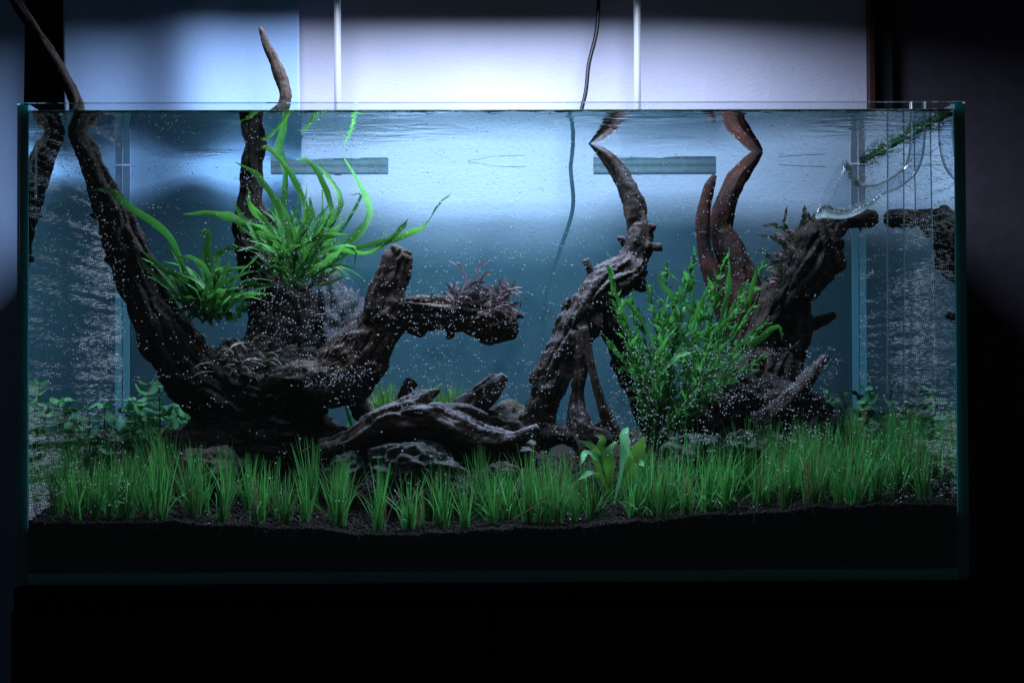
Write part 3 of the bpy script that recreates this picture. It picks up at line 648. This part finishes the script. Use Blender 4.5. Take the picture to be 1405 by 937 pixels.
for i in range(70):
    b = at(random.gauss(345, 26), random.gauss(497, 12), random.uniform(.135, .155)); P = rand_blade(b, random.uniform(-1.5, 1.5), random.uniform(0.012, 0.03), random.uniform(-0.8, 0.2), random.uniform(0.2, 2.0))
    add_leaf(ep3, P, random.uniform(0.0006, 0.0018), random.choice([M['buce'], M['buce'], M['bronze'], M['stem']]), ripple=0.2, roll=random.uniform(-1.4, 1.4), n=9)
# broad-leaved plant
cr = thing('broad_leaf_plant', 'light green broad leaved rosette in the grass by the stump', 'water plant', at(840, 690, .075))
for pts, w in [
    ([(838, 690, .075), (825, 640, .07), (812, 616, .065), (794, 604, .055)], 8), ([(838, 690, .075), (826, 640, .07), (812, 628, .055), (798, 636, .04)], 8),
    ([(845, 690, .075), (862, 640, .075), (874, 612, .07), (888, 598, .06)], 11), ([(840, 690, .08), (838, 640, .08), (842, 612, .075), (850, 604, .06)], 11),
    ([(842, 690, .08), (854, 630, .09), (860, 598, .10), (862, 586, .11)], 8), ([(838, 690, .07), (822, 660, .06), (808, 650, .05), (794, 658, .038)], 9),
    ([(846, 690, .07), (864, 660, .06), (874, 640, .05), (884, 640, .04)], 8), ([(838, 690, .08), (828, 630, .09), (826, 606, .09), (818, 598, .085)], 8),
]: px_leaf(cr, pts, w*1.25, M['crypt'], ripple=0.1, tip=0.45, base=0.1, fold=0.2, roll=random.uniform(-.35, .35), view=(0, -0.8, 0.7))
# strap plants seen under the trunk arch
vp = thing('strap_leaf_plant', 'pale green strap leaved plant seen under the arched driftwood', 'water plant', at(455, 612, .33))
for i in range(22):
    b = at(random.uniform(405, 500), 612, random.uniform(.31, .36)); P = rand_blade(b, random.uniform(-0.9, 0.9), random.uniform(0.035, 0.06), random.uniform(-0.3, 0.3), random.uniform(0.1, 0.8))
    add_leaf(vp, P, random.uniform(0.0016, 0.0034), random.choice([M['round'], M['fern']]), ripple=0.05, roll=random.uniform(-1, 1))
# ------------------------------------------------------------------ round-leaved stem plants
def disc_leaf(name='leaf'):
    V = [(0, 0, 0)]; k = 9; F = []
    for i in range(k):
        a = 2*math.pi*i/k; V.append((0.5+0.55*math.cos(a), 0.42*math.sin(a), 0.10*math.cos(2*a)))
    V[0] = (0.5, 0, -0.05)
    for i in range(k): F.append((0, 1+i, 1+(i+1) % k))
    me = bpy.data.meshes.new(name); me.from_pydata(V, [], F); me.polygons.foreach_set('use_smooth', [True]*len(F)); me.materials.append(M['round']); return me
DISC = disc_leaf()
def stem_plant(px, pyb, Y, hpx, lean, label, group, size=0.0125):
    b = at(px, pyb, Y); b.z = soil_z(b.x, b.y); top = at(px+lean, hpx, Y); root = thing('round_leaf_plant', label, 'water plant', b, group)
    S = catmull([(0, 0, -0.004), tuple((top-b)*0.5 + Vector((random.gauss(0, .004), random.gauss(0, .004), 0))), tuple(top-b)], 8)
    V, F = tube(S, np.linspace(0.0011, 0.0007, len(S)), 6); stem = mesh_obj('stem', V, F, M['stem'], root)
    Ls = np.linalg.norm(S[-1]-S[0]); n = max(4, int(Ls/0.0105))
    for i in range(n):
        p = S[int((i+1)/n*(len(S)-1))]; a0 = random.random()*3.14
        for s in (0, 1):
            o = link('leaf', DISC, None, stem); o.location = p
            o.rotation_euler = (random.gauss(0, .35), random.uniform(-0.9, 0.1), a0 + s*math.pi + random.gauss(0, .2))
            k = size*random.uniform(0.8, 1.35)*(1 if i < n-1 else 0.7); o.scale = (k*1.2, k*1.2, k)
for i, (px, h, le) in enumerate([(152, 560, -8), (165, 585, 6), (182, 566, 2), (200, 528, 4), (216, 532, 2), (232, 545, 6), (246, 540, 10), (262, 572, 4), (205, 570, -10), (142, 590, -14), (240, 575, -6), (185, 600, -12), (225, 590, 8), (172, 548, 4), (192, 552, -4), (255, 556, 6), (158, 575, 0), (222, 560, -8), (270, 590, -2)]):
    stem_plant(px, 630, random.uniform(.25, .36), h, le, 'round leaved stem plant growing behind the grass beside the black trunk', 'round leaved stems by the black trunk')
for i in range(22):
    px = random.uniform(1120, 1235); stem_plant(px, 640, random.uniform(.24, .37), random.uniform(535, 590), random.uniform(-10, 10), 'small round leaved stem plant behind the grass near the glass pipes', 'round leaved stems by the glass pipes', 0.0105)
# ------------------------------------------------------------------ grass tufts
def tuft_mesh(nb, h, spread, mats=(0.10,), w=0.00066):
    V = []; F = []; MI = []
    for _ in range(nb):
        a = random.random()*6.283; lean = abs(random.gauss(0, spread)); L = h*random.uniform(0.5, 1.12)
        bx, by = random.gauss(0, .0028), random.gauss(0, .0028); ph = random.random()*6.28; bend = random.uniform(-0.1, 0.5) if random.random() < .82 else random.uniform(0.8, 2.2)
        ww = w*random.uniform(0.7, 1.35); dry = 1 if random.random() < mats[0] else 0; kk = 6; n0 = len(V)
        p = np.array([bx, by, -0.002]); th = lean*0.6
        for i in range(kk):
            t = i/(kk-1); wd = ww*(1-t**2.2)+0.00008; sx, sy = math.cos(ph+t), math.sin(ph+t)
            V += [p+np.array([sx, sy, 0])*wd, p-np.array([sx, sy, 0])*wd]
            th2 = th + bend*t*lean*1.6; p = p + L/(kk-1)*np.array([math.cos(a)*math.sin(th2), math.sin(a)*math.sin(th2), math.cos(th2)])
        for i in range(kk-1):
            F.append((n0+2*i, n0+2*i+1, n0+2*i+3, n0+2*i+2)); MI.append(dry)
    me = bpy.data.meshes.new('grass_tuft'); me.from_pydata([tuple(v) for v in V], [], F); me.materials.append(M['grass']); me.materials.append(M['straw'])
    me.polygons.foreach_set('material_index', MI); me.polygons.foreach_set('use_smooth', [True]*len(F)); return me
TUFTS = [tuft_mesh(random.randint(40, 84), random.uniform(0.056, 0.076), random.uniform(0.26, 0.55), (random.uniform(0.04, 0.24),), random.uniform(.00042, .00062)) for _ in range(22)]
DRY = tuft_mesh(16, 0.05, 0.35, (0.7,))
def tuft(px, Y, sc_, label, group, me=None):
    sc_ *= random.uniform(.84, 1.12); c = at(px, 700, Y); o = link('grass_tuft', me or random.choice(TUFTS)); z = soil_z(c.x, Y)
    o.location = (c.x, Y, z); o.rotation_euler = (random.gauss(0, .05), random.gauss(0, .05), random.random()*6.283)
    o.scale = (sc_*random.uniform(.9, 1.1), sc_*random.uniform(.9, 1.1), sc_*random.uniform(.92, 1.1)); tag(o, label, 'grass tuft', group)
def zone(px):
    for lim, w in ((160, 'below the hanging thermometer'), (250, 'before the round leaved stems'), (330, 'before the low brown rock'), (490, 'before the black trunk base'), (545, 'beside the white root strand'),
                   (700, 'before the rounded grey green rock'), (800, 'before the splayed root legs'), (900, 'around the broad leaved rosette'), (1000, 'before the wide algae covered rock'), (1130, 'before the smooth dark rounded rock'), (2000, 'near the low greenish rock')):
        if px < lim: return 'slender green grass tuft at the front glass ' + w
G1 = ('slender green grass tuft in the row planted along the front glass', 'grass tufts along the front glass')
for px in [80, 102, 130, 152, 176, 200, 222, 262, 306, 350, 390, 420, 462, 514, 560, 600, 636, 674, 716, 738, 758, 786, 816, 868, 896, 915, 936, 972, 1002, 1038, 1080, 1118, 1150, 1172, 1204, 1236, 1264]:
    s = 0.95 if px < 330 else (0.86 if px < 690 else 1.08 if px < 780 else 0.88 if px < 960 else 1.05 if px < 1180 else 1.0)
    tuft(px+random.gauss(0, 3), random.uniform(.022, .045), s, zone(px), G1[1])
tuft(575, .04, .95, 'dry straw coloured grass tuft among the green tufts', None, DRY)
G2 = ('green grass tuft in the second row behind the front tufts', 'grass tufts of the second row')
for px in [95, 118, 140, 165, 190, 212, 236, 258, 300, 340, 385, 430, 478, 585, 620, 658, 700, 725, 750, 775, 798, 882, 905, 925, 950, 980, 1030, 1055, 1075, 1100, 1130, 1160, 1190, 1215, 1240, 1262]:
    tuft(px+random.gauss(0, 4), random.uniform(.06, .10), 0.9 if px < 700 else 1.0, zone(px).replace('slender green grass tuft at the front glass', 'green grass tuft in the second row'), G2[1])
for px in [285, 362, 452, 605, 690, 735, 765, 915, 965, 995, 1045, 1120]:
    tuft(px+random.gauss(0, 6), random.uniform(.045, .085), random.uniform(.6, .9), zone(px).replace('slender green grass tuft at the front glass', 'short loose grass tuft between the rows'), 'short grass tufts between the rows')
G3 = ('dense green grass tuft in the thicket before the dark rounded rock', 'grass tufts of the thicket')
for i in range(26):
    px = random.uniform(1035, 1262); tuft(px, random.uniform(.10, .24), random.uniform(0.85, 1.05), G3[0] if px < 1150 else 'dense green grass tuft in the thicket before the small round leaved stems', G3[1])
G4 = ('grass tuft deep behind the front rows near the round leaved stems', 'grass tufts near the round leaved stems')
for i in range(16): tuft(random.uniform(95, 240), random.uniform(.11, .24), random.uniform(.75, .95), *G4)
# moss clumps far behind the flat log
for px, lab in ((528, 'yellow green moss clump beside the thin slanting driftwood leg'), (612, 'yellow green moss clump beyond the end of the flat log')):
    V = []; F = []; 
    me = tuft_mesh(240, 0.034, 0.85, (0.05,), 0.0005); me.materials[0] = M['moss']
    o = link('moss_clump', me); c = at(px, 580, .38); o.location = (c.x, .38, c.z-0.002); o.scale = (1.7, 1.1, 1.5); tag(o, lab, 'moss')
# pale roots and fallen blades
for pts, lab in (([(541, 672, .03), (548, 684, .03), (543, 694, .028), (552, 704, .028), (549, 712, .026), (556, 718, .026)], 'white tangled root strand lying beside a grass tuft'),
                 ([(713, 684, .03), (728, 694, .026), (738, 706, .024), (744, 716, .022)], 'pale fallen blade curled on soil by tall tufts'),
                 ([(702, 714, .02), (722, 702, .018), (748, 688, .018)], 'straw coloured broken blade slanting across tall tufts')):
    P = [at(*p) for p in pts]; V, F = tube(catmull(P, 6), 0.0006, 6); tag(mesh_obj('root_strand' if 'root' in lab else 'fallen_blade', V, F, M['root' if 'white' in lab else 'straw']), lab, 'plant debris')

# ------------------------------------------------------------------ lamp stand, cable, pipes, thermometer
def stand(px, x0, x1, label):
    b = at(px, 137, .462); root = thing('lamp_stand', label, 'lamp stand', (b.x, .462, .40), 'lamp stands behind the aquarium')
    a, c = at(x0, 240, .458), at(x1, 240, .458); box('base_plate', (a.x, .4525, a.z), (c.x, .4580, ZW+0.012), M['plate'], root, 0.0008)
    S = [(0, 0.003, ZW-0.01-.40), (0, 0.003, 0.95-.40)]; V, F = tube(S, 0.0042, 20); p = mesh_obj('post', V, F, M['metal'], root)
    box('bracket', (b.x-0.010, .4582, ZW-0.004), (b.x+0.010, .4605, ZW+0.010), M['metal'], root, 0.0006)
stand(463, 372, 533, 'silver lamp post on grey plate beside the blue curtain')
stand(875, 814, 982, 'silver lamp post on grey plate beside the hanging black cable')
P = [at(822, -20, .487), at(819, 40, .487), at(808, 88, .487), at(803, 130, .487), at(790, 180, .487), at(783, 226, .487), at(786, 285, .487), at(768, 345, .49), at(749, 405, .492), at(745, 470, .494), at(744, 560, .494)]
V, F = tube(catmull(P, 8), 0.0026, 10); tag(mesh_obj('cable', V, F, M['cable']), 'black cable hanging down behind the aquarium', 'cable')

lp = thing('outlet_pipe', 'curved clear glass outlet pipe ending in a wide bell', 'glass pipe', at(1259, 160, .09))
yp = .09
cen = catmull([at(1259, 140, yp), at(1259, 195, yp), at(1252, 228, yp), at(1233, 248, yp), at(1208, 260, yp), at(1184, 269, yp), at(1162, 269, yp), at(1140, 259.5, yp)], 8)
rad = np.interp(np.linspace(0, 1, len(cen)), [0, .45, .57, .71, .86, 1], [pxr(11, yp), pxr(10, yp), pxr(9, yp), pxr(19, yp), pxr(33, yp), pxr(45, yp)])
cen[-4:, 0] = np.linspace(cen[-4, 0], cen[-1, 0], 4)
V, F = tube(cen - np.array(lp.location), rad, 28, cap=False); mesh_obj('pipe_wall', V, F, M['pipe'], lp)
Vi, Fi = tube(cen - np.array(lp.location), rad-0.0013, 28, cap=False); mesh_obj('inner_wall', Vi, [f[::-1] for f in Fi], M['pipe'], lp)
T, Nn, B = frames(cen); k = 40
ring = [cen[-1] - np.array(lp.location) + (rad[-1]-0.0005)*(math.cos(2*math.pi*j/k)*Nn[-1] + math.sin(2*math.pi*j/k)*B[-1]) for j in range(k+1)]
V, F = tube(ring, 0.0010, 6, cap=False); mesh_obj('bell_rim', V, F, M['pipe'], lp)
xp = xi - 0.016
yi = .30
ip = thing('intake_pipe', 'straight clear glass intake pipe standing near the back corner', 'glass pipe', at(1229, 540, .185))
cen = catmull([at(1229, 150, .185), at(1229, 250, .185), at(1229, 400, .185), at(1229, 540, .185)], 6); cen[:, 2] = np.minimum(cen[:, 2], ZW+0.03)
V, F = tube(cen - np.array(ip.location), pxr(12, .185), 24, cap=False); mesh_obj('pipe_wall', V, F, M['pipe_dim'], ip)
# hook of the pipe outside the side pane
b = at(1330, 260, .10)
pts = [(0.4405-0.0, .10, .452), (0.4415, .10, .470), (0.450, .10, .474), (0.4565, .10, .462), (0.4572, .10, .43), (0.4570, .10, .36)]
hk = thing('hanging_tube', 'clear tube hooked over the outside of the side pane', 'glass tube', (0.457, .10, .36))
V, F = tube(catmull(pts[3:], 8) - np.array(hk.location), 0.0042, 14); mesh_obj('tube_wall', V, F, edge_mat('frosted_tube', (0.35, 0.4, 0.5), 0.5, 0.4), hk)
th = thing('thermometer', 'thin glass thermometer with black tip hanging inside the side pane', 'thermometer', at(48, 280, .035))
S = [at(47, 160, .035), at(47.5, 220, .035), at(48, 268, .035)]; V, F = tube(np.array([tuple(s) for s in S]) - np.array(th.location), pxr(3.2, .035), 14); mesh_obj('glass_rod', V, F, edge_mat('rod_glass', (0.5, 0.6, 0.65), 0.5, 0.6), th)
S = [at(48, 268, .035), at(48, 281, .035)]; V, F = tube(np.array([tuple(s) for s in S]) - np.array(th.location), pxr(3.0, .035), 12); mesh_obj('black_tip', V, F, M['black'], th)

# algae along the water line
def scum(A, Bp, n, rmax, label, hang=0.0):
    V = []; F = []
    A = np.array(A); Bp = np.array(Bp)
    S = [A + (Bp-A)*t + np.array([0, 0, -hang*abs(noise.noise((t*30, 1, 1)))]) for t in np.linspace(0, 1, n)]
    R = [0.0003 + rmax*abs(noise.noise((t*25, 3, 5)))*2 for t in np.linspace(0, 1, n)]
    V, F = tube(S, R, 7); v2 = []
    for _ in range(int(n*1.2)):
        t = random.random(); p = A + (Bp-A)*t; q0 = p + rng.normal(0, 0.0012, 3)*np.array([1, .3, 1]) + np.array([0, 0, -random.random()*hang*1.5]); d = rng.normal(0, 0.004, 3)*np.array([1, .3, .12 if hang == 0 else .5])
        vv, ff = tube(np.array([q0-d, q0+rng.normal(0, .0006, 3), q0+d]), [0.0001, 0.00035, 0.0001], 4); b0 = len(V); V += vv; F += [tuple(i+b0 for i in f) for f in ff]
    V = [(v[0], v[1], min(v[2], ZW-0.0003)) for v in V]
    return tag(mesh_obj('algae_strip', V, F, M['scum']), label, 'algae', kind='stuff')
scum((-xi+.003, yf+.0012, ZW-.0012), (xi-.003, yf+.0012, ZW-.0012), 220, 0.0009, 'thin green algae line at the water level along the front glass')
scum((xi-.0016, yf+.01, ZW-.0016), (xi-.0016, yb-.02, ZW-.0016), 120, 0.0016, 'ragged algae fringe at the water level on the side pane', 0.006)
for (a, b, lab) in (((642, 221, .41), (720, 229, .41), 'thin rootlet floating at the surface between the lamp plates'), ((1068, 226, .41), (1132, 229, .41), 'thin rootlet floating at the surface near the glass pipe bell')):
    P = [at(*a), at((a[0]+b[0])/2, 228, .41), at(*b)]
    for p in P: p.z = min(p.z, ZW-0.0008)
    V, F = tube(catmull(P, 8), 0.0004, 6); tag(mesh_obj('rootlet', V, F, M['scum']), lab, 'plant debris')

# ------------------------------------------------------------------ oxygen bubbles
BP = []; BR = []
def bub(p, r): BP.append(tuple(p)); BR.append(r)
yg = yf + 0.0012
for x0, y0, x1, y1, n in [(180, 150, 350, 262, 330), (330, 150, 540, 330, 560), (540, 150, 1000, 330, 420), (1000, 150, 1180, 420, 240), (560, 330, 720, 570, 620), (340, 400, 490, 530, 700), (440, 380, 620, 560, 520),
                          (700, 330, 900, 600, 560), (835, 470, 1150, 612, 1500), (180, 260, 340, 560, 420), (60, 590, 1300, 720, 420), (1180, 150, 1312, 700, 900), (38, 150, 172, 700, 1500), (330, 300, 440, 420, 300)]:
    k = 0
    while k < n:
        px, py = random.uniform(x0, x1), random.uniform(y0, y1)
        if noise.noise((px*0.012, py*0.03, x0*0.1)) + 0.25 < random.uniform(-0.35, 0.45): continue
        m = random.choice([1, 1, 1, 1, 1, 2, 3]); 
        for i in range(m):
            p = at(px + i*random.uniform(2.5, 5), py + random.gauss(0, 1.2), yg)
            if abs(p.x) < xi-0.002 and p.z < ZW-0.002: bub((p.x, yg+random.random()*0.0004, p.z), random.choice([.00026, .00032, .00038, .00045, .00055, .0007])*random.uniform(.8, 1.15))
            k += 1
for s, n in ((-1, 7500), (1, 6500)):
    k = 0; tries = 0
    while k < n and tries < n*30:
        tries += 1
        y, z = yf + (yb-yf)*random.random()**(1.5 if s < 0 else 1.25), random.uniform(0.06, ZW-0.004)
        d = 1.0*noise.noise((y*3.5, z*150, s*5.0)) + 0.8*noise.noise((y*4, z*11, s*9.0))
        lowb = (0.22 if z < 0.30 else -0.1) if s > 0 else (0.15 if z < .26 else 0.0)
        if z < soil_z(s*xi, y): continue
        if d + lowb < random.uniform(-0.15, 0.75): continue
        bub((s*(xi-0.0009), y, z), random.choice([.00022, .00028, .00035, .0005])*random.uniform(.85, 1.15)); k += 1
for _ in range(260):
    p = at(random.uniform(1128, 1188), 0, .09); t = (p.x-at(1128, 0, .09).x)/(at(1188, 0, .09).x-at(1128, 0, .09).x); c = at(1128+60*t, 298-14*t*t-random.random()*10, .09+random.uniform(-.006, .006)); bub(c, random.uniform(.0003, .0005))
for o, co, no in WOODS:
    sel = np.where((no[:, 1] < -0.1) | (no[:, 2] > 0.5))[0]; sel = sel[co[sel, 2] < ZW-0.004]
    if len(sel) == 0: continue
    for i in rng.choice(sel, min(len(sel), 260)): bub(co[i] + no[i]*0.0010, random.uniform(.00022, .0005))
for p in LEAF_PTS:
    if p[2] < ZW-0.003: bub(p, random.uniform(.00022, .0005))
tag(balls('oxygen_bubbles', BP, BR, M['bubble'], 0.3), 'tiny pale oxygen bubbles clinging to glass, wood and leaves', 'bubbles', kind='stuff')
